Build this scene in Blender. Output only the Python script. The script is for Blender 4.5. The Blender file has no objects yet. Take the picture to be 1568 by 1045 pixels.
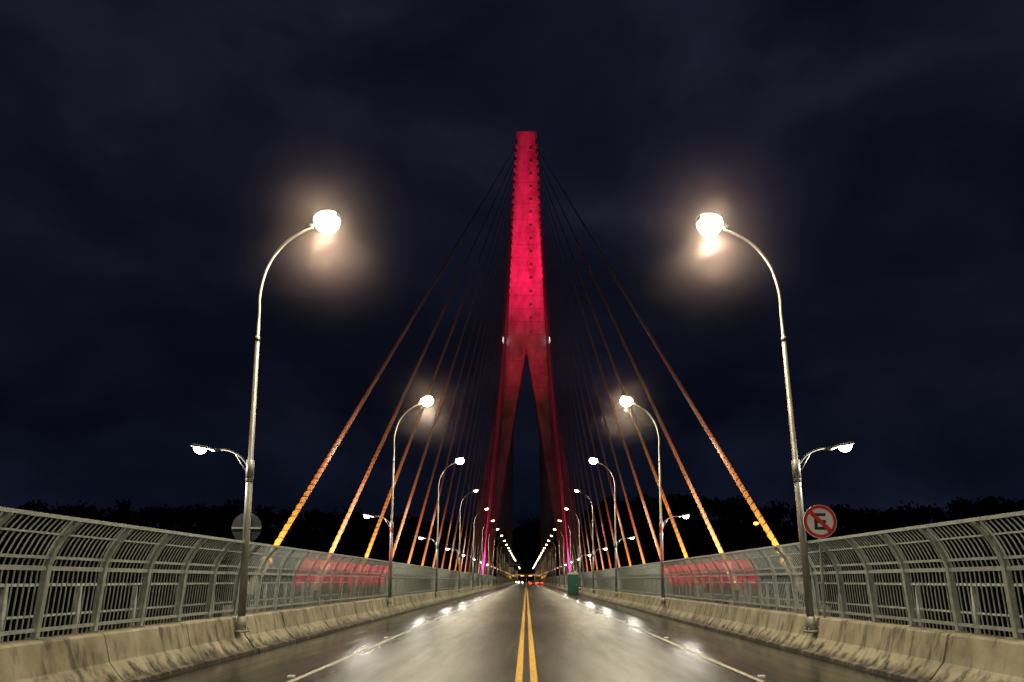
import bpy, bmesh, math, random
from mathutils import Vector, Matrix
random.seed(7)
S = bpy.context.scene
S.view_settings.view_transform = 'Standard'
S.view_settings.look = 'None'
S.view_settings.exposure = 0
COL = S.collection

# ------------------------------------------------------------ helpers
class MB:
    def __init__(s): s.v=[]; s.f=[]; s.m=[]
    def add(s, vs, fs, m=0):
        o=len(s.v); s.v+= [tuple(p) for p in vs]; s.f+=[tuple(o+i for i in f) for f in fs]; s.m+=[m]*len(fs)
    def box(s, x0,x1,y0,y1,z0,z1,m=0):
        s.add([(x0,y0,z0),(x1,y0,z0),(x1,y1,z0),(x0,y1,z0),(x0,y0,z1),(x1,y0,z1),(x1,y1,z1),(x0,y1,z1)],
              [(0,3,2,1),(4,5,6,7),(0,1,5,4),(1,2,6,5),(2,3,7,6),(3,0,4,7)],m)
    def tube(s, pts, rad, n=8, m=0, cap=True):
        pts=[Vector(p) for p in pts]
        if not hasattr(rad,'__len__'): rad=[rad]*len(pts)
        vs=[]; fs=[]
        up=None
        for i,p in enumerate(pts):
            a=pts[max(i-1,0)]; b=pts[min(i+1,len(pts)-1)]
            t=(b-a).normalized()
            if up is None:
                up = Vector((0,1,0)) if abs(t.y)<.9 else Vector((1,0,0))
            u=(up-t*up.dot(t)).normalized(); w=t.cross(u); up=u
            for k in range(n):
                an=2*math.pi*k/n
                vs.append(p+(u*math.cos(an)+w*math.sin(an))*rad[i])
        for i in range(len(pts)-1):
            for k in range(n):
                fs.append((i*n+k,i*n+(k+1)%n,(i+1)*n+(k+1)%n,(i+1)*n+k))
        if cap:
            fs.append(tuple(range(n))[::-1]); fs.append(tuple((len(pts)-1)*n+k for k in range(n)))
        s.add(vs,fs,m)
    def ellip(s, c, r, nu=16, nv=10, m=0, z0=-1.0, z1=1.0):
        vs=[];fs=[]
        a0=math.asin(z0); a1=math.asin(z1)
        for j in range(nv+1):
            a=a0+(a1-a0)*j/nv
            for i in range(nu):
                b=2*math.pi*i/nu
                vs.append((c[0]+r[0]*math.cos(a)*math.cos(b), c[1]+r[1]*math.cos(a)*math.sin(b), c[2]+r[2]*math.sin(a)))
        for j in range(nv):
            for i in range(nu):
                fs.append((j*nu+i,j*nu+(i+1)%nu,(j+1)*nu+(i+1)%nu,(j+1)*nu+i))
        s.add(vs,fs,m)
    def ribbon(s, prof, y0,y1,t,sgn,m=0):
        n=len(prof); vs=[];fs=[]
        for i,(x,z) in enumerate(prof):
            a=prof[max(i-1,0)]; b=prof[min(i+1,n-1)]
            dx,dz=b[0]-a[0],b[1]-a[1]; l=math.hypot(dx,dz); nx,nz=-dz/l*t/2,dx/l*t/2
            vs+=[(sgn*(x+nx),y0,z+nz),(sgn*(x-nx),y0,z-nz),(sgn*(x-nx),y1,z-nz),(sgn*(x+nx),y1,z+nz)]
        for i in range(n-1):
            for k in range(4):
                fs.append((i*4+k,i*4+(k+1)%4,(i+1)*4+(k+1)%4,(i+1)*4+k))
        fs.append((3,2,1,0)); o=(n-1)*4; fs.append((o,o+1,o+2,o+3))
        s.add(vs,fs,m)
    def extrude_profile(s, prof, y0, y1, sgn, m=0):
        n=len(prof)
        vs=[(sgn*x,y0,z) for x,z in prof]+[(sgn*x,y1,z) for x,z in prof]
        fs=[(i,(i+1)%n,n+(i+1)%n,n+i) for i in range(n)]
        fs+=[tuple(range(n))[::-1],tuple(range(n,2*n))]
        s.add(vs,fs,m)
    def mesh(s,name,mats,smooth=False):
        me=bpy.data.meshes.new(name); me.from_pydata(s.v,[],s.f)
        for mt in mats: me.materials.append(mt)
        me.polygons.foreach_set('material_index',s.m)
        if smooth: me.polygons.foreach_set('use_smooth',[True]*len(s.f))
        me.update()
        bm=bmesh.new(); bm.from_mesh(me); bmesh.ops.recalc_face_normals(bm,faces=bm.faces); bm.to_mesh(me); bm.free()
        return me
    def obj(s,name,mats,smooth=False,parent=None,loc=None):
        return mkobj(name,s.mesh(name,mats,smooth),parent,loc)
def mkobj(name,data,parent=None,loc=None,rot=None):
    o=bpy.data.objects.new(name,data); COL.objects.link(o)
    if parent: o.parent=parent
    if loc: o.location=loc
    if rot: o.rotation_euler=rot
    return o
def light(name,kind,energy,color,parent=None,loc=(0,0,0),aim=None,size=.1,cone=60,blend=1.0):
    k=(name,kind,energy,tuple(color),size,cone,blend)
    if k in LC: ld=LC[k]
    else:
        ld=bpy.data.lights.new(name,kind); ld.energy=energy; ld.color=color; ld.shadow_soft_size=size
        if kind=='SPOT': ld.spot_size=math.radians(cone); ld.spot_blend=blend
        LC[k]=ld
    o=mkobj(name,ld,parent,loc)
    if aim is not None:
        o.rotation_euler=(-Vector(aim).normalized()).to_track_quat('Z','Y').to_euler()
    return o
LC={}

# ------------------------------------------------------------ materials
def mat(name, base, rough=.6, metal=0, spec=.5, emit=None, estr=0):
    m=bpy.data.materials.new(name); m.use_nodes=True
    b=m.node_tree.nodes['Principled BSDF']
    b.inputs['Base Color'].default_value=(*base,1); b.inputs['Roughness'].default_value=rough
    b.inputs['Metallic'].default_value=metal; b.inputs['Specular IOR Level'].default_value=spec
    if emit: b.inputs['Emission Color'].default_value=(*emit,1); b.inputs['Emission Strength'].default_value=estr
    return m
def N(m,t,**kw):
    n=m.node_tree.nodes.new(t)
    for k,v in kw.items(): setattr(n,k,v)
    return n
def L(m,a,b): m.node_tree.links.new(a,b)
def ramp(m,fac,stops):
    r=N(m,'ShaderNodeValToRGB'); e=r.color_ramp.elements
    e[0].position,e[0].color=stops[0][0],(*stops[0][1],1)
    e[1].position,e[1].color=stops[-1][0],(*stops[-1][1],1)
    for p,c in stops[1:-1]:
        x=e.new(p); x.color=(*c,1)
    L(m,fac,r.inputs[0]); return r
def noise(m,scale,detail=4,vecscale=None,rough=.6):
    tc=N(m,'ShaderNodeTexCoord'); mp=N(m,'ShaderNodeMapping'); L(m,tc.outputs['Object'],mp.inputs[0])
    if vecscale: mp.inputs['Scale'].default_value=vecscale
    n=N(m,'ShaderNodeTexNoise'); n.inputs['Scale'].default_value=scale; n.inputs['Detail'].default_value=detail
    n.inputs['Roughness'].default_value=rough
    L(m,mp.outputs[0],n.inputs['Vector']); return n
def B(m): return m.node_tree.nodes['Principled BSDF']
def addbump(m,h,strength,dist):
    b=N(m,'ShaderNodeBump'); b.inputs['Strength'].default_value=strength; b.inputs['Distance'].default_value=dist
    L(m,h,b.inputs['Height']); L(m,b.outputs[0],B(m).inputs['Normal']); return b
def math_(m,op,a,b=None,clamp=False):
    n=N(m,'ShaderNodeMath',operation=op); n.use_clamp=clamp
    for i,x in enumerate((a,b)):
        if x is None: continue
        if isinstance(x,(int,float)): n.inputs[i].default_value=x
        else: L(m,x,n.inputs[i])
    return n.outputs[0]

# asphalt (wet)
asphalt=mat('wet_asphalt',(.05,.05,.05),.4)
n1=noise(asphalt,.55,5,(1,.16,1),.5); n2=noise(asphalt,48,4,None,.65); n3=noise(asphalt,3.6,5,(1,.09,1),.6)
c=ramp(asphalt,n2.outputs[0],[(.34,(.010,.010,.010)),(.52,(.028,.027,.023)),(.70,(.075,.07,.06))])
c2=ramp(asphalt,n3.outputs[0],[(.32,(.62,.62,.62)),(.68,(1.12,1.1,1.02))])
mx=N(asphalt,'ShaderNodeMix',data_type='RGBA',blend_type='MULTIPLY'); mx.inputs[0].default_value=1
L(asphalt,c.outputs[0],mx.inputs[6]); L(asphalt,c2.outputs[0],mx.inputs[7])
tc=N(asphalt,'ShaderNodeTexCoord'); sx=N(asphalt,'ShaderNodeSeparateXYZ'); L(asphalt,tc.outputs['Object'],sx.inputs[0])
ax=math_(asphalt,'ABSOLUTE',sx.outputs[0])
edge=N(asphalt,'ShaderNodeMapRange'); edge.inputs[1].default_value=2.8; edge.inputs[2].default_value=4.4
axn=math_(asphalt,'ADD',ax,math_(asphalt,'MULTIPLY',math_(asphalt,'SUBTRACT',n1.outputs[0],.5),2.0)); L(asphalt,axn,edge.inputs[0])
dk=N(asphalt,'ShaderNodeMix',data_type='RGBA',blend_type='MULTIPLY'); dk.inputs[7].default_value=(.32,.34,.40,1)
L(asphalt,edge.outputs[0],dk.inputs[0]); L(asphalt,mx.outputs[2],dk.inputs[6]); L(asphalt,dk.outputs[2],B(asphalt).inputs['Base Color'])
rr=ramp(asphalt,n3.outputs[0],[(.34,(.31,)*3),(.66,(.41,)*3)])
ro=math_(asphalt,'SUBTRACT',rr.outputs[0],math_(asphalt,'MULTIPLY',edge.outputs[0],.19),True)
L(asphalt,ro,B(asphalt).inputs['Roughness'])
sp=ramp(asphalt,n1.outputs[0],[(.36,(.20,)*3),(.62,(.52,)*3)]); L(asphalt,sp.outputs[0],B(asphalt).inputs['Specular IOR Level'])
hh=math_(asphalt,'ADD',math_(asphalt,'MULTIPLY',n2.outputs[0],math_(asphalt,'SUBTRACT',1.0,math_(asphalt,'MULTIPLY',edge.outputs[0],.85))),math_(asphalt,'MULTIPLY',n3.outputs[0],.4))
addbump(asphalt,hh,.5,.009)

def paint(name,col,worn):
    m=mat(name,col,.5,spec=.3)
    n=noise(m,14,6); c=ramp(m,n.outputs[0],[(.38,worn),(.50,col),(.8,tuple(x*1.1 for x in col))])
    L(m,c.outputs[0],B(m).inputs['Base Color']); n2=noise(m,70,2); addbump(m,n2.outputs[0],.4,.006); return m
yellow=paint('yellow_paint',(.74,.41,.04),(.26,.16,.03))
white=paint('white_paint',(.50,.48,.40),(.10,.10,.085))

concrete=mat('barrier_concrete',(.3,.28,.22),.75,spec=.3)
n1=noise(concrete,1.3,8); n2=noise(concrete,5,6,(1,1,.15)); n3=noise(concrete,45,3)
c=ramp(concrete,n1.outputs[0],[(.3,(.14,.125,.09)),(.5,(.28,.25,.18)),(.72,(.40,.365,.28))])
c2=ramp(concrete,n2.outputs[0],[(.34,(.28,.26,.24)),(.5,(1,1,1))])
mx=N(concrete,'ShaderNodeMix',data_type='RGBA',blend_type='MULTIPLY'); mx.inputs[0].default_value=.9
L(concrete,c.outputs[0],mx.inputs[6]); L(concrete,c2.outputs[0],mx.inputs[7])
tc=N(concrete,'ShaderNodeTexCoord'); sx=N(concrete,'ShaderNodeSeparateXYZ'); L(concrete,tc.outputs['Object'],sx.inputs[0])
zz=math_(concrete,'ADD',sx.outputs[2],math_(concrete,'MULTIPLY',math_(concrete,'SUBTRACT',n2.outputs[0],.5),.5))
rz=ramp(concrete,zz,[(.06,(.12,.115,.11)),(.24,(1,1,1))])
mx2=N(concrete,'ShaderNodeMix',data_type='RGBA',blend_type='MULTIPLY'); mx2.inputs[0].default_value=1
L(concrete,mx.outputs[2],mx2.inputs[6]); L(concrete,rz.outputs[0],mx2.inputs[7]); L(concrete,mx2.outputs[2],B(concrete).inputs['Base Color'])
addbump(concrete,n3.outputs[0],.35,.01)

steel=mat('galvanised_steel',(.42,.44,.41),.45,.3)
n=noise(steel,9,5); c=ramp(steel,n.outputs[0],[(.3,(.24,.27,.25)),(.7,(.44,.47,.44))]); L(steel,c.outputs[0],B(steel).inputs['Base Color'])
polem=mat('pole_steel',(.45,.44,.42),.5,.3)
n=noise(polem,6,5,(1,1,.3)); c=ramp(polem,n.outputs[0],[(.3,(.15,.14,.13)),(.7,(.31,.30,.275))]); L(polem,c.outputs[0],B(polem).inputs['Base Color'])
headm=mat('lamp_housing',(.12,.12,.12),.5,.3)
lensw=mat('lamp_lens_warm',(.9,.8,.6),.3,emit=(1,.85,.50),estr=60)
lensf=mat('lamp_lens_amber',(.9,.8,.6),.3,emit=(1,.78,.38),estr=26)
lensc=mat('lamp_lens_cool',(.9,.9,.9),.3,emit=(1,.97,.85),estr=30)
lensd=mat('lamp_lens_dim',(.9,.9,.9),.3,emit=(1,.9,.7),estr=2)
pylonm=mat('pylon_concrete',(.42,.40,.38),.85,spec=.2)
n=noise(pylonm,.35,7,(1,1,.5),.7); c=ramp(pylonm,n.outputs[0],[(.34,(.22,.21,.20)),(.66,(.5,.48,.46))]); L(pylonm,c.outputs[0],B(pylonm).inputs['Base Color'])
cablem=mat('cable_sheath',(.32,.28,.25),.6,spec=.15)
deckm=mat('deck_concrete',(.24,.23,.21),.8)
n=noise(deckm,2,6); c=ramp(deckm,n.outputs[0],[(.3,(.14,.135,.12)),(.7,(.3,.29,.26))]); L(deckm,c.outputs[0],B(deckm).inputs['Base Color'])
dark=mat('dark_metal',(.03,.03,.035),.5)
black=mat('black_paint',(.015,.015,.015),.5)
redp=mat('red_paint',(.6,.02,.025),.4)
signw=mat('sign_white',(.75,.75,.73),.4)

# ------------------------------------------------------------ bridge deck / road
YB,YE=-35.0,610.0
mb=MB(); mb.box(-9.3,9.3,YB,YE,-.6,-.02); mb.extrude_profile([(-7,-.6),(7,-.6),(4.5,-3.2),(-4.5,-3.2)],YB,YE,1)
mb.box(-9.3,-6.52,YB,YE,-.0199,.16); mb.box(6.52,9.3,YB,YE,-.0199,.16)
mb.obj('bridge_deck',[deckm])
def sheet(name,x0,x1,z,m,y0=YB,y1=YE):
    b=MB(); b.add([(x0,y0,z),(x1,y0,z),(x1,y1,z),(x0,y1,z)],[(0,1,2,3)]); return b.obj(name,[m])
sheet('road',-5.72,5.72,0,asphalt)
mb=MB()
for x in (-.115,.115):
    mb.add([(x-.055,YB,.004),(x+.055,YB,.004),(x+.055,YE,.004),(x-.055,YE,.004)],[(0,1,2,3)],0)
for x in (-3.53,3.53):
    mb.add([(x-.05,YB,.004),(x+.05,YB,.004),(x+.05,YE,.004),(x-.05,YE,.004)],[(0,1,2,3)],1)
mb.obj('road_markings',[yellow,white])
mb=MB(); y=4.0
while y<160:
    for x in (-3.7,3.7): mb.box(x-.05,x+.05,y-.05,y+.05,0,.025)
    y+=8
mb.obj('road_reflectors',[signw])

# barriers
prof=[(5.66,-.01),(5.68,.07),(5.78,.10),(5.98,.34),(6.08,.72),(6.12,.75),(6.48,.75),(6.50,.72),(6.51,-.01)]
for sg in (-1,1):
    mb=MB(); y=-20.3
    while y<YE:
        ln=2.6 if y<130 else 13
        j=random.uniform(-.008,.008) if y<130 else 0
        mb.extrude_profile([(x+j,z) for x,z in prof],y+.018,y+ln-.018,sg); y+=ln
    mb.obj('concrete_barrier',[concrete])
# anti-climb fence
fp=[(6.40,.75),(6.36,1.2),(6.32,1.7),(6.27,1.86),(6.19,2.02),(6.09,2.16),(5.97,2.29)]
fl=[fp[0],fp[2],fp[4],fp[6]]
for sg in (-1,1):
    mb=MB(); y=-6.0
    while y<YE:
        mb.ribbon(fp if y<80 else fl,y-.04,y+.04,.085,sg)
        if y<60: mb.box(*(sorted((sg*6.28,sg*6.47))),y-.09,y+.09,.75,.765)
        y+=1.32 if y<110 else 2.64
    for (x,z,w,h) in ((6.385,.86,.04,.05),(6.325,1.66,.05,.06),(6.29,1.80,.03,.04),(5.96,2.30,.05,.05),(6.13,2.10,.025,.025)):
        mb.box(*(sorted((sg*(x-w/2),sg*(x+w/2)))),-6,YE,z-h/2,z+h/2)
    y=-5.95
    while y<YE:
        if y<60: mb.ribbon(fp,y-.0065,y+.0065,.016,sg); y+=.11
        elif y<130: mb.ribbon(fl,y-.012,y+.012,.03,sg); y+=.18
        else: mb.ribbon(fl,y-.03,y+.03,.05,sg); y+=.6
    mb.obj('safety_fence',[steel])
# outer footpath parapet
for sg in (-1,1):
    mb=MB()
    mb.box(*sorted((sg*8.25,sg*8.5)),YB,YE,.16,.42,1)
    for z in (.9,): mb.box(*sorted((sg*8.34,sg*8.38)),YB,YE,z-.02,z+.02)
    mb.box(*sorted((sg*8.31,sg*8.41)),YB,YE,1.4,1.45)
    y=-8
    while y<350:
        mb.box(*sorted((sg*8.32,sg*8.40)),y-.04,y+.04,.42,1.4); y+=2
    mb.obj('footpath_railing',[steel,concrete])

# ------------------------------------------------------------ street lamps
def arc(pts,n=8):
    P=[Vector(p) for p in pts]; P=[P[0]*2-P[1]]+P+[P[-1]*2-P[-2]]; out=[]
    for i in range(1,len(P)-2):
        for k in range(n):
            t=k/n; a,b,c_,d=P[i-1:i+3]
            out.append(.5*((2*b)+(-a+c_)*t+(2*a-5*b+4*c_-d)*t*t+(-a+3*b-3*c_+d)*t**3))
    out.append(P[-2]); return out
mb=MB()
mb.box(-.16,.13,-.16,.16,-.02,.02); mb.tube([(0,0,0),(0,0,.3)],[.11,.085],12)
for ax_ in (-1,1):
    for ay in (-1,1): mb.tube([(.1*ax_,.12*ay,.02),(.1*ax_,.12*ay,.07)],.015,6)
top=arc([(0,0,6.9),(.0,0,7.4),(.14,0,8.0),(.46,0,8.5),(.85,0,8.80),(1.12,0,8.93)],5)
pts=[Vector((0,0,.3)),Vector((0,0,3.2)),Vector((0,0,3.21)),Vector((0,0,6.3)),Vector((0,0,6.31))]+top
rad=[.078,.072,.060,.050,.040]+[.038-.014*i/len(top) for i in range(len(top))]
mb.tube(pts,rad,12)
mb.tube([(0,0,3.12),(0,0,3.26)],.08,12); mb.tube([(0,0,6.25),(0,0,6.36)],.056,12)
mb.tube([(0,0,3.2),(0,0,3.6)],.085,12)
arm=arc([(0,0,3.42),(-.22,0,3.68),(-.5,0,3.82),(-.8,0,3.84)],5); mb.tube(arm,.028,10)
mb.tube([(-.05,0,3.3),(-.32,0,3.72)],.014,6)
lampbody=mb.mesh('street_lamp',[polem],True)
def headmesh(b,L_,W,H):
    prof_=[(-.5,.25,.35),(-.42,.42,.6),(-.2,.8,.9),(.1,1,1),(.35,.95,.9),(.48,.6,.6),(.5,.2,.3)]
    vs=[];fs=[];n=12
    for (x,w,h) in prof_:
        for k in range(n):
            a=2*math.pi*k/n; zc=math.sin(a)*H*.5*h
            if zc<0: zc*=.35
            vs.append((x*L_,math.cos(a)*W*.5*w,zc))
    for i in range(len(prof_)-1):
        for k in range(n): fs.append((i*n+k,i*n+(k+1)%n,(i+1)*n+(k+1)%n,(i+1)*n+k))
    fs.append(tuple(range(n))[::-1]); fs.append(tuple((len(prof_)-1)*n+k for k in range(n)))
    b.add(vs,fs)
mb=MB(); headmesh(mb,.66,.36,.30); mb.tube([(-.40,0,0),(-.28,0,0)],.04,10)
headme=mb.mesh('lamp_head',[headm],True)
mb=MB(); mb.ellip((0.02,0,.0),(.28,.27,.28),24,14,z0=-1,z1=.35); lensme=mb.mesh('lens',[lensw],True)
mb=MB(); mb.ellip((0.02,0,-.02),(.21,.18,.15),16,8,z0=-1,z1=0); lensfar=mb.mesh('lens',[lensf],True)
mb=MB(); headmesh(mb,.5,.24,.13); mb.tube([(-.33,0,0),(-.2,0,0)],.035,8); head2=mb.mesh('footpath_head',[headm],True)
mb=MB(); mb.ellip((0.05,0,-.02),(.14,.1,.12),16,6,z0=-1,z1=0); lens2=mb.mesh('footpath_lens',[lensc],True)
lens2d=lens2.copy(); lens2d.materials[0]=lensd

# added scattering spheres, standing in for the glare halo of the nearest lamps
lamp_halo=bpy.data.materials.new('halo_scatter'); lamp_halo.use_nodes=True
nt=lamp_halo.node_tree; nt.nodes.remove(nt.nodes['Principled BSDF'])
vs_=nt.nodes.new('ShaderNodeVolumeScatter'); vs_.inputs['Color'].default_value=(1,.82,.84,1)
tc=nt.nodes.new('ShaderNodeTexCoord'); ln=N(lamp_halo,'ShaderNodeVectorMath',operation='LENGTH'); L(lamp_halo,tc.outputs['Object'],ln.inputs[0])
d=math_(lamp_halo,'SUBTRACT',1.0,ln.outputs['Value'],True); d=math_(lamp_halo,'POWER',d,4.5); d=math_(lamp_halo,'MULTIPLY',d,.055)
L(lamp_halo,d,vs_.inputs['Density']); L(lamp_halo,vs_.outputs[0],nt.nodes['Material Output'].inputs['Volume'])
mb=MB(); mb.ellip((0,0,0),(1,1,1),20,12); halome=mb.mesh('lamp_halo',[lamp_halo],True)

Y0,DY=15.7,16.85
k=-1
while Y0+DY*k<520:
    y=Y0+DY*k
    for sg in (-1,1):
        o=mkobj('street_lamp',lampbody,None,(sg*5.93,y,.46),(0,0,0 if sg<0 else math.pi))
        if k==0 and sg>0: o.rotation_euler=(Matrix.Rotation(math.radians(-2.3),3,'Y')@Matrix.Rotation(math.pi,3,'Z')).to_euler()
        elif k>=1: o.rotation_euler=(random.uniform(-.006,.006),random.uniform(-.006,.006),o.rotation_euler[2]+random.uniform(-.04,.04))
        h=mkobj('lamp_head',headme,o,(1.40,0,9.08),(0,math.radians(-14),0))
        mkobj('lens',lensme if k<3 else lensfar,h)
        light('lamp_light','SPOT',1950 if y<150 else 900,(1,.85,.57),o,(1.44,0,8.68),aim=(0,0,-1),size=.15,cone=156,blend=.35)
        h2=mkobj('footpath_head',head2,o,(-1.05,0,3.87),(0,math.radians(-10),math.pi))
        mkobj('footpath_lens',lens2 if y<150 else lens2d,h2)
        if y<150: light('footpath_light','POINT',230,(1,.96,.82),o,(-1.12,0,3.66),size=.08)
        if 0<=k<=1:
            for yy in (-.42,.42): light('halo_fill','POINT',130 if k<1 else 70,(1,.78,.52),o,(1.42,yy,9.05),size=.1)  # added hidden points beside the head to even out the halo
            mm=mkobj('lamp_halo',halome,o,(1.42,0,9.14)); mm.scale=(3.6,3.6,3.6)
    k+=1

# ------------------------------------------------------------ pylon
D=210.0
ZT=136.0
def hw(z): return 5.9/2+(139-z)/(139-68)*(6.15-5.9/2)
mb=MB()
def seg(x0a,x1a,x0b,x1b,z0,z1,dy,ch,m=0):
    def ring(x0,x1,z,dy):
        return [(x0+ch,D-dy,z),(x1-ch,D-dy,z),(x1,D-dy+ch,z),(x1,D+dy-ch,z),(x1-ch,D+dy,z),(x0+ch,D+dy,z),(x0,D+dy-ch,z),(x0,D-dy+ch,z)]
    vs=ring(x0a,x1a,z0,dy)+ring(x0b,x1b,z1,dy)
    fs=[(i,(i+1)%8,8+(i+1)%8,8+i) for i in range(8)]+[tuple(range(8))[::-1],tuple(range(8,16))]
    mb.add(vs,fs,m)
z=68.0
seg(-hw(z)+.1,hw(z)-.1,-hw(ZT)+.1,hw(ZT)-.1,z,ZT-.1,3.9,.5)
while z<ZT-.5:
    z1=min(z+3.95,ZT); seg(-hw(z),hw(z),-hw(z1),hw(z1),z+.09,z1-.09,4,.5)
    z=z1
def lo(z): return 6.15+.164*(68-z)
def li(z): return max(.15,11*(1-z/68.0)) 
z=68.0
while z>-36:
    z1=z-3.95
    for sg in (-1,1):
        a=sorted((sg*li(z1),sg*lo(z1))); b=sorted((sg*li(z),sg*lo(z)))
        seg(a[0],a[1],b[0],b[1],z1+.05,z-.05,4,.4)
        seg(a[0]+.12,a[1]-.12,b[0]+.12,b[1]-.12,z1-.04,z+.02,3.88,.35)
    z=z1
mb.box(-12,12,D-3.5,D+3.5,-8,-3.6)
mb.box(-26,-9,D-8,D+8,-40,-33); mb.box(9,26,D-8,D+8,-40,-33)
NB=24
def att(i,n): return 131-(131-76)*(i/(n-1))**.95
for i in range(NB):
    z=att(i,NB)
    for sg in (-1,1):
        for yy in (-1,1):
            x=sg*(hw(z)-.35); mb.box(x-.35,x+.35,D+yy*4.3-.35,D+yy*4.3+.35,z-.55,z+.5)
for x in (-.9,.9): mb.box(x-.07,x+.07,D-4.24,D-4.10,70,ZT)
for i in range(15):
    z=72+4.1*i; mb.box(.9,1.7,D-4.5,D-4.25,z,z+.5)
mb.box(-1.6,1.6,D-2.2,D+2.2,ZT-.1,ZT+.5); mb.box(-.04,.04,D-.04,D+.04,ZT+.5,ZT+2.5)
pyl=mb.obj('bridge_pylon',[pylonm])
avm=mat('beacon_lens',(.9,.9,.9),.4,emit=(.95,.97,1),estr=5)
mb=MB()
for sg in (-1,1):
    mb.box(sg*6.6-.22,sg*6.6+.22,D-4.6,D-4.2,69.2,71.0,0); mb.box(sg*6.45-.4,sg*6.45+.4,D-4.2,D-3.9,68.9,71.3,1)
mb.obj('beacon_lights',[avm,dark],parent=pyl)
mb=MB()
RED=(1,.005,.095)
for sg in (-1,1):
    mb.box(sg*9-.5,sg*9+.5,D-62.3,D-61.7,.2,.9)
    light('pylon_floodlight_red','SPOT',860000,RED,pyl,(sg*9,D-62,1.3),aim=(-sg*9,58,103),size=.3,cone=22,blend=1)
    light('pylon_wash_red','SPOT',80000,RED,pyl,(sg*9,D-60,1.3),aim=(-sg*9,56,92),size=.3,cone=36,blend=.7)
    light('leg_floodlight_red','SPOT',5500,(1,.006,.06),pyl,(sg*9,D-45,1.3),aim=(sg*1,41,40),size=.3,cone=90,blend=1)
    light('leg_inner_floodlight','SPOT',400,(.5,.3,1),pyl,(sg*5.5,D+2,6),aim=(sg*.6,0,20),size=.3,cone=40,blend=1)
mb.obj('floodlight_housings',[dark],parent=pyl)

# ------------------------------------------------------------ stay cables
def cable(foot,topp,r,helix,amber,redE,acol=(1,.44,.010)):
    f=Vector(foot); t=Vector(topp); d=(t-f); Ln=d.length; d.normalize()
    m=MB(); n=10
    m.tube([f+d*(Ln*j/12) for j in range(13)],r,n)
    m.tube([f-d*.8,f+d*1.9],r*1.7,12)
    m.tube([f+d*1.9,f+d*2.05],r*2.1,12)
    sx_=1 if foot[0]>0 else -1
    m.box(f.x-.35,f.x+.35,f.y-.9,f.y+.5,.1,.75)
    if helix:
        u=d.cross(Vector((1,0,0))).normalized(); w=d.cross(u)
        pts=[]; L2=75
        nn=int(L2/.055)
        for j in range(nn):
            a=j*2*math.pi/9; pts.append(f+d*(2+L2*j/nn)+(u*math.cos(a)+w*math.sin(a))*(r+.004))
        m.tube(pts,.018,4,cap=False)
    o=m.obj('stay_cable',[cablem],True)
    inb=-sx_
    if amber:
        p=f+Vector((inb*.6,-1.5,.35))
        light('cable_uplight_amber','SPOT',amber,acol,o,p,aim=(f+d*7)-p,size=.08,cone=34,blend=1)
        q=f+Vector((inb*.5,-2.1,.4))
        light('cable_uplight_red','SPOT',redE,(1,.02,.015),o,q,aim=(f+d*20)-q,size=.08,cone=16,blend=1)
        m2=MB(); m2.tube([(p.x,p.y-.02,.75),(p.x,p.y+.05,1.1)],.12,10); m2.tube([(p.x,p.y-.02,.1),(p.x,p.y-.02,.75)],.03,6)
        m2.obj('uplight_housing',[dark],parent=o)
    return o
for i in range(NB):
    y=23.5+7.35*i
    am,ac=(7000,(1,.40,.010)) if i<3 else ((4200,(1,.28,.010)) if i<6 else ((2200,(1,.14,.010)) if i<12 else (350,(1,.1,.01))))
    for sg in (-1,1):
        z=att(i,NB)
        cable((sg*8.8,y,1.0),(sg*(hw(z)-.35),D-4.3,z),.095,i<4,am,15000*(1 if i<7 else max(.05,.75-i/18)),ac)
for i in range(20):
    y=D+16+11.5*i
    for sg in (-1,1):
        z=att(19-i,20)
        cable((sg*8.8,y,1.0),(sg*(hw(z)-.35),D+4.3,z),.1,False,0 if i%2 else 1500,1500)
# red floods washing the fence top
FY=[20+1.2*i for i in range(11)]
for sg in (-1,1):
    mb=MB()
    for y in FY: mb.box(sg*7.6-.12,sg*7.6+.12,y-.15,y+.15,.16,.34)
    hh_=mb.obj('footpath_floodlight',[dark])
    for y in FY:
        light('footpath_flood_red','SPOT',800,(1,.006,.06),hh_,(sg*7.6,y,.45),aim=(-sg*1.35,1.1,1.95),size=.1,cone=44,blend=1)

# ------------------------------------------------------------ signs
def disc(b,r,y,n=48,m=0,r0=0,t=.004):
    vs=[];fs=[]
    if r0==0:
        vs=[(r*math.cos(2*math.pi*i/n),y,r*math.sin(2*math.pi*i/n)) for i in range(n)]+[(r*math.cos(2*math.pi*i/n),y+t,r*math.sin(2*math.pi*i/n)) for i in range(n)]
        fs=[tuple(range(n)),tuple(range(n,2*n))[::-1]]+[(i,(i+1)%n,n+(i+1)%n,n+i) for i in range(n)]
    else:
        for i in range(n):
            a=2*math.pi*i/n
            for rr_ in (r0,r):
                for yy in (y,y+t): vs.append((rr_*math.cos(a),yy,rr_*math.sin(a)))
        for i in range(n):
            j=(i+1)%n; a=i*4; b_=j*4
            fs+=[(a,a+2,b_+2,b_),(a+2,a+3,b_+3,b_+2),(a+3,a+1,b_+1,b_+3),(a+1,a,b_,b_+1)]
    b.add(vs,fs,m)
mb=MB()
disc(mb,.345,0,m=1,t=.02); disc(mb,.335,-.006,m=2,r0=.272)
mb.box(-.12,-.055,-.006,-.001,-.17,.17,3)
for z in (-.17,-.03,.11): mb.box(-.055,.12,-.006,-.001,z,z+.06,3)
c_,s_=math.cos(math.radians(-45)),math.sin(math.radians(-45)); hx,hz=.28,.04
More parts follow.
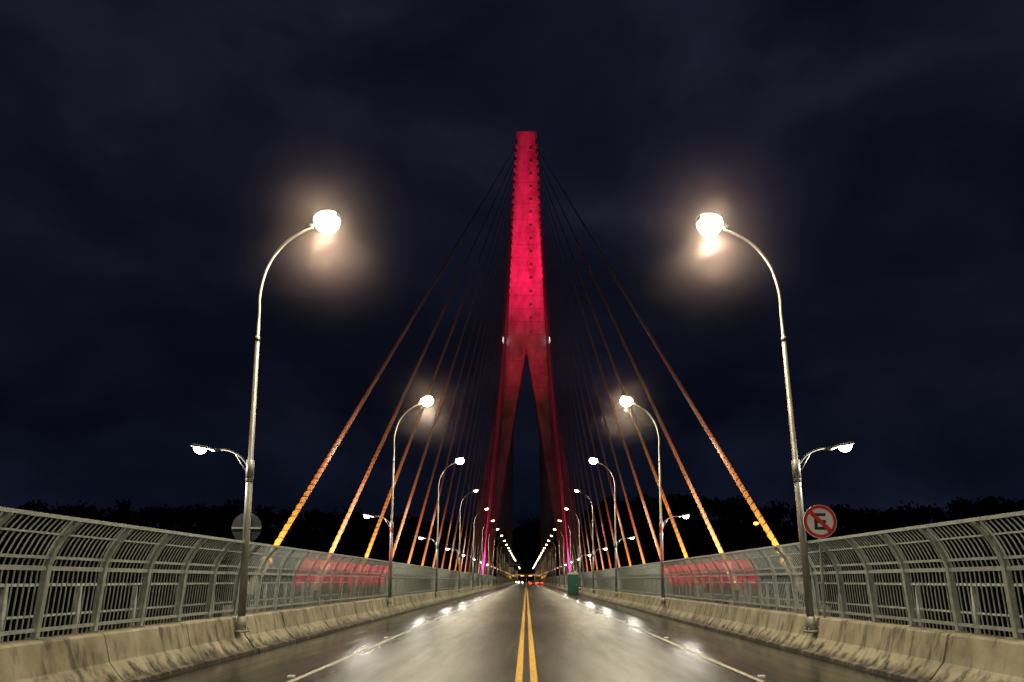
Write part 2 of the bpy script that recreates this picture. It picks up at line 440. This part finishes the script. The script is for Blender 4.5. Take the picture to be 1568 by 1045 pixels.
mb.add([(c_*x-s_*zz,yy,s_*x+c_*zz) for yy in (-.022,-.014) for x,zz in ((-hx,-hz),(hx,-hz),(hx,hz),(-hx,hz))],
       [(0,1,2,3),(7,6,5,4),(0,1,5,4),(1,2,6,5),(2,3,7,6),(3,0,4,7)],2)
mb.tube([(0,.06,-1.95),(0,.06,.3)],.03,10,0)
mb.box(-.2,.2,.02,.05,.1,.14,0); mb.box(-.2,.2,.02,.05,-.14,-.1,0)
mb.obj('no_parking_sign',[polem,signw,redp,black],loc=(6.04,15.2,2.70))
mb=MB(); disc(mb,.33,0,m=1,t=.01); mb.box(-.32,.32,-.03,-.002,-.03,.01,0); mb.tube([(0,-.06,-1.9),(0,-.06,.3)],.03,10,0)
mb.obj('traffic_sign',[polem,black],loc=(-6.2,16.4,2.66))

# portable toilet
tg=mat('green_plastic',(.015,.13,.09),.5); tw=mat('white_plastic',(.5,.5,.5),.4)
mb=MB(); mb.box(-.58,.58,-.58,.58,.0,.14,2); mb.box(-.55,.55,-.55,.55,.14,2.15,0)
mb.box(-.40,.40,-.585,-.552,.2,2.0,0)
for x in (-.58,-.40+.0,.40,.54): mb.box(x,x+.04,-.60,-.553,.16,2.1,0)
mb.add([(-.62,-.62,2.152),(.62,-.62,2.152),(.62,.62,2.152),(-.62,.62,2.152),(-.4,-.45,2.42),(.4,-.45,2.42),(.4,.45,2.42),(-.4,.45,2.42)],
 [(0,3,2,1),(4,5,6,7),(0,1,5,4),(1,2,6,5),(2,3,7,6),(3,0,4,7)],1)
mb.tube([(.42,.4,2.2),(.42,.4,2.75)],.05,8,1); mb.box(.28,.34,-.61,-.587,1.0,1.15,1)
mb.obj('portable_toilet',[tg,tw,dark],loc=(5.05,81,0.0))

# overhead sign
sg_=mat('sign_green',(.05,.12,.09),.4)
mb=MB(); mb.tube([(-6.2,0,.7),(-6.2,0,8.2)],.14,10); mb.tube([(-6.2,0,7.0),(-1.6,0,7.2)],.09,8); mb.tube([(-6.2,0,7.7),(-1.6,0,7.7)],.09,8)
mb.box(-5.9,-1.4,-.25,-.15,6.3,8.2,1); mb.box(-5.7,-3.9,-.27,-.255,7.4,7.7,2); mb.box(-5.7,-2.4,-.27,-.255,6.8,7.1,2)
mb.obj('overhead_sign',[polem,sg_,signw],loc=(0,262,0))

# cars far away
def car(loc,col,back=True):
    p=mat('car_paint',col,.3,.3); gl=mat('car_glass',(.02,.02,.02),.1)
    tl=mat('tail_light',(.5,.01,.01),.3,emit=(1,.02,.01) if back else (1,.85,.55),estr=14 if back else 30)
    m=MB()
    side=[(-2.1,.3),(-2.15,.75),(-2.0,.95),(-1.3,1.0),(-.75,1.42),(.6,1.45),(1.2,1.0),(2.05,.85),(2.15,.5),(2.1,.3)]
    n=len(side)
    vs=[(-.86 if z<1.1 else -.68,y,z) for y,z in side]+[(.86 if z<1.1 else .68,y,z) for y,z in side]
    m.add(vs,[tuple(range(n)),tuple(range(n,2*n))[::-1]]+[(i,(i+1)%n,n+(i+1)%n,n+i) for i in range(n)],0)
    m.add([(-.66,-1.27,1.04),(.66,-1.27,1.04),(.6,-.82,1.38),(-.6,-.82,1.38)],[(0,1,2,3)],1)
    for x in (-.78,.78):
        for y in (-1.3,1.3): m.tube([(x-.1,y,.32),(x+.1,y,.32)],.32,16,2)
        m.box(x-.16,x+.16,-2.2,-2.12,.58,.90,3)
    return m.obj('car',[p,gl,black,tl],loc=loc)
car((1.9,205,0),(.2,.2,.22)); car((4.6,255,0),(.3,.05,.05)); car((-2.3,300,0),(.4,.4,.4),False); car((1.9,330,0),(.1,.1,.15)); car((-4.3,380,0),(.1,.1,.15),False)
# toll booth at the far end
bw=mat('booth_wall',(.3,.26,.2),.6); bl=mat('booth_lights',(.9,.7,.4),.5,emit=(1,.45,.12),estr=3)
mb=MB(); mb.box(-13,13,-3,3,5.2,6.4,0)
for x in (-12,-6.5,0,6.5,12):
    mb.box(x-.3,x+.3,-.3,.3,.0,5.2,0)
for x in (-9,-3,3,9): mb.box(x-1.3,x+1.3,-3.3,-3.0,4.7,5.15,1)
tp=mb.obj('toll_plaza',[bw,bl],loc=(0,560,0))
for x in (-6,6): light('toll_light','POINT',500,(1,.45,.18),tp,(x,-4,4),size=.5)

# ------------------------------------------------------------ terrain, river, trees
grass=mat('bank_soil',(.04,.05,.03),.9,spec=.1); n=noise(grass,.05,6); c=ramp(grass,n.outputs[0],[(.3,(.02,.03,.015)),(.7,(.05,.05,.035))]); L(grass,c.outputs[0],B(grass).inputs['Base Color'])
def gh(x,y):
    r=math.hypot(x,y-60); a=math.atan2(x,y)
    t=min(max((r-400)/230,0),1); t=t*t*(3-2*t)
    return -38+t*(86+7*math.sin(a*5+1)+4*math.sin(a*13)+3*math.sin(r*.02+a*9)) - (20*math.exp(-(x/70)**2) if y>0 else 0)*t
mb=MB(); NA=120; RR=[0,100,250,380,420,460,500,540,580,620,680,800,1100,1800,3500]
vs=[(0,0,-38)];fs=[]
for r in RR[1:]:
    for i in range(NA):
        a=2*math.pi*i/NA; x=r*math.sin(a); y=60+r*math.cos(a); vs.append((x,y,gh(x,y) if r<1000 else gh(x*600/r,60+(y-60)*600/r)-8))
for i in range(NA): fs.append((0,1+i,1+(i+1)%NA))
for j in range(len(RR)-2):
    for i in range(NA):
        a=1+j*NA; fs.append((a+i,a+NA+i,a+NA+(i+1)%NA,a+(i+1)%NA))
mb.add(vs,fs); mb.obj('ground',[grass],True)
water=mat('river_water',(.01,.015,.02),.12); n=noise(water,.4,5); addbump(water,n.outputs[0],.4,.2)
mb=MB(); vs=[(440*math.sin(2*math.pi*i/64),60+440*math.cos(2*math.pi*i/64),-32) for i in range(64)]; mb.add(vs,[tuple(range(64))]); mb.obj('river',[water])
leaf=mat('foliage',(.05,.07,.03),.9,spec=.05); n=noise(leaf,.3,5); c=ramp(leaf,n.outputs[0],[(.3,(.02,.03,.012)),(.7,(.06,.08,.035))]); L(leaf,c.outputs[0],B(leaf).inputs['Base Color'])
bark=mat('bark',(.06,.045,.03),.9)
mb=MB()
for t in range(760):
    a=random.uniform(-.95,.95); r=random.choice((545,600,640))+random.uniform(-25,25)
    x=r*math.sin(a); y=60+r*math.cos(a)
    if abs(x)<24 and y<640: continue
    g=gh(x,y); H=random.uniform(10,18)*(1.25 if random.random()<.1 else 1)*(1.3 if x>0 else 1.1); R=H*random.uniform(.36,.55)
    mb.tube([(x,y,g-1),(x,y,g+H*.7)],[.4,.15],5,1,False)
    for q in range(6):
        cx=x+random.uniform(-.6,.6)*R; cy=y+random.uniform(-.6,.6)*R; cz=g+H*random.uniform(.35,.82); rr_=R*random.uniform(.45,.7)
        mb.tube([(x,y,g+H*.35),(cx,cy,cz)],[.15,.05],4,1,False)
        for w in range(24):
            v=Vector((random.gauss(0,1),random.gauss(0,1),random.gauss(0,.8))).normalized()*rr_*random.uniform(.3,1.1)
            p=Vector((cx,cy,cz))+v; s=random.uniform(.9,2.1)
            e1=Vector((random.gauss(0,1),random.gauss(0,1),random.gauss(0,1))).normalized()*s; e2=e1.cross(Vector((random.gauss(0,1),random.gauss(0,1),random.gauss(0,1)))).normalized()*s
            mb.add([p-e1,p-e2,p+e1,p+e2],[(0,1,2,3)],0)
mb.obj('distant_trees',[leaf,bark])
sodium=mat('sodium_lens',(1,.6,.2),.4,emit=(1,.30,.03),estr=12)
mb=MB()
mb.tube([(0,0,0),(0,0,62)],.2,8,0); mb.ellip((0,-.5,63.2),(1.4,.9,.8),12,6,1)
mb.obj('mast_light',[dark,sodium],loc=(121,390,-32))

# ------------------------------------------------------------ world
w=bpy.data.worlds.new('World'); S.world=w; w.use_nodes=True
nt=w.node_tree; bg=nt.nodes['Background']
class W: node_tree=nt
tc=N(W,'ShaderNodeTexCoord'); mp=N(W,'ShaderNodeMapping'); L(W,tc.outputs['Generated'],mp.inputs[0]); mp.inputs['Scale'].default_value=(1,1,1.7); mp.inputs['Location'].default_value=(.7,.2,.4)
nz=N(W,'ShaderNodeTexNoise'); nz.inputs['Scale'].default_value=3.2; nz.inputs['Detail'].default_value=7; nz.inputs['Roughness'].default_value=.5; nz.inputs['Distortion'].default_value=.3
L(W,mp.outputs[0],nz.inputs['Vector'])
r=ramp(W,nz.outputs[0],[(.38,(.0036,.0042,.0100)),(.5,(.0064,.0068,.0160)),(.60,(.0105,.0102,.0225)),(.72,(.019,.0175,.034))])
sx=N(W,'ShaderNodeSeparateXYZ'); L(W,tc.outputs['Generated'],sx.inputs[0])
g=ramp(W,sx.outputs[2],[(.0,(.46,.64,.70)),(.15,(.52,.66,.70)),(.45,(1,1,1))])
mx=N(W,'ShaderNodeMix',data_type='RGBA',blend_type='MULTIPLY'); mx.inputs[0].default_value=1
L(W,r.outputs[0],mx.inputs[6]); L(W,g.outputs[0],mx.inputs[7]); L(W,mx.outputs[2],bg.inputs[0]); bg.inputs[1].default_value=1.0

# ------------------------------------------------------------ camera
cd=bpy.data.cameras.new('camera'); cam=mkobj('camera',cd,None,(0,0,1.5),(math.radians(90+8.65),0,0))
cd.lens=26; cd.sensor_width=36; cd.shift_y=.124; cd.shift_x=-.014; cd.clip_end=6000; cd.clip_start=.05
S.camera=cam
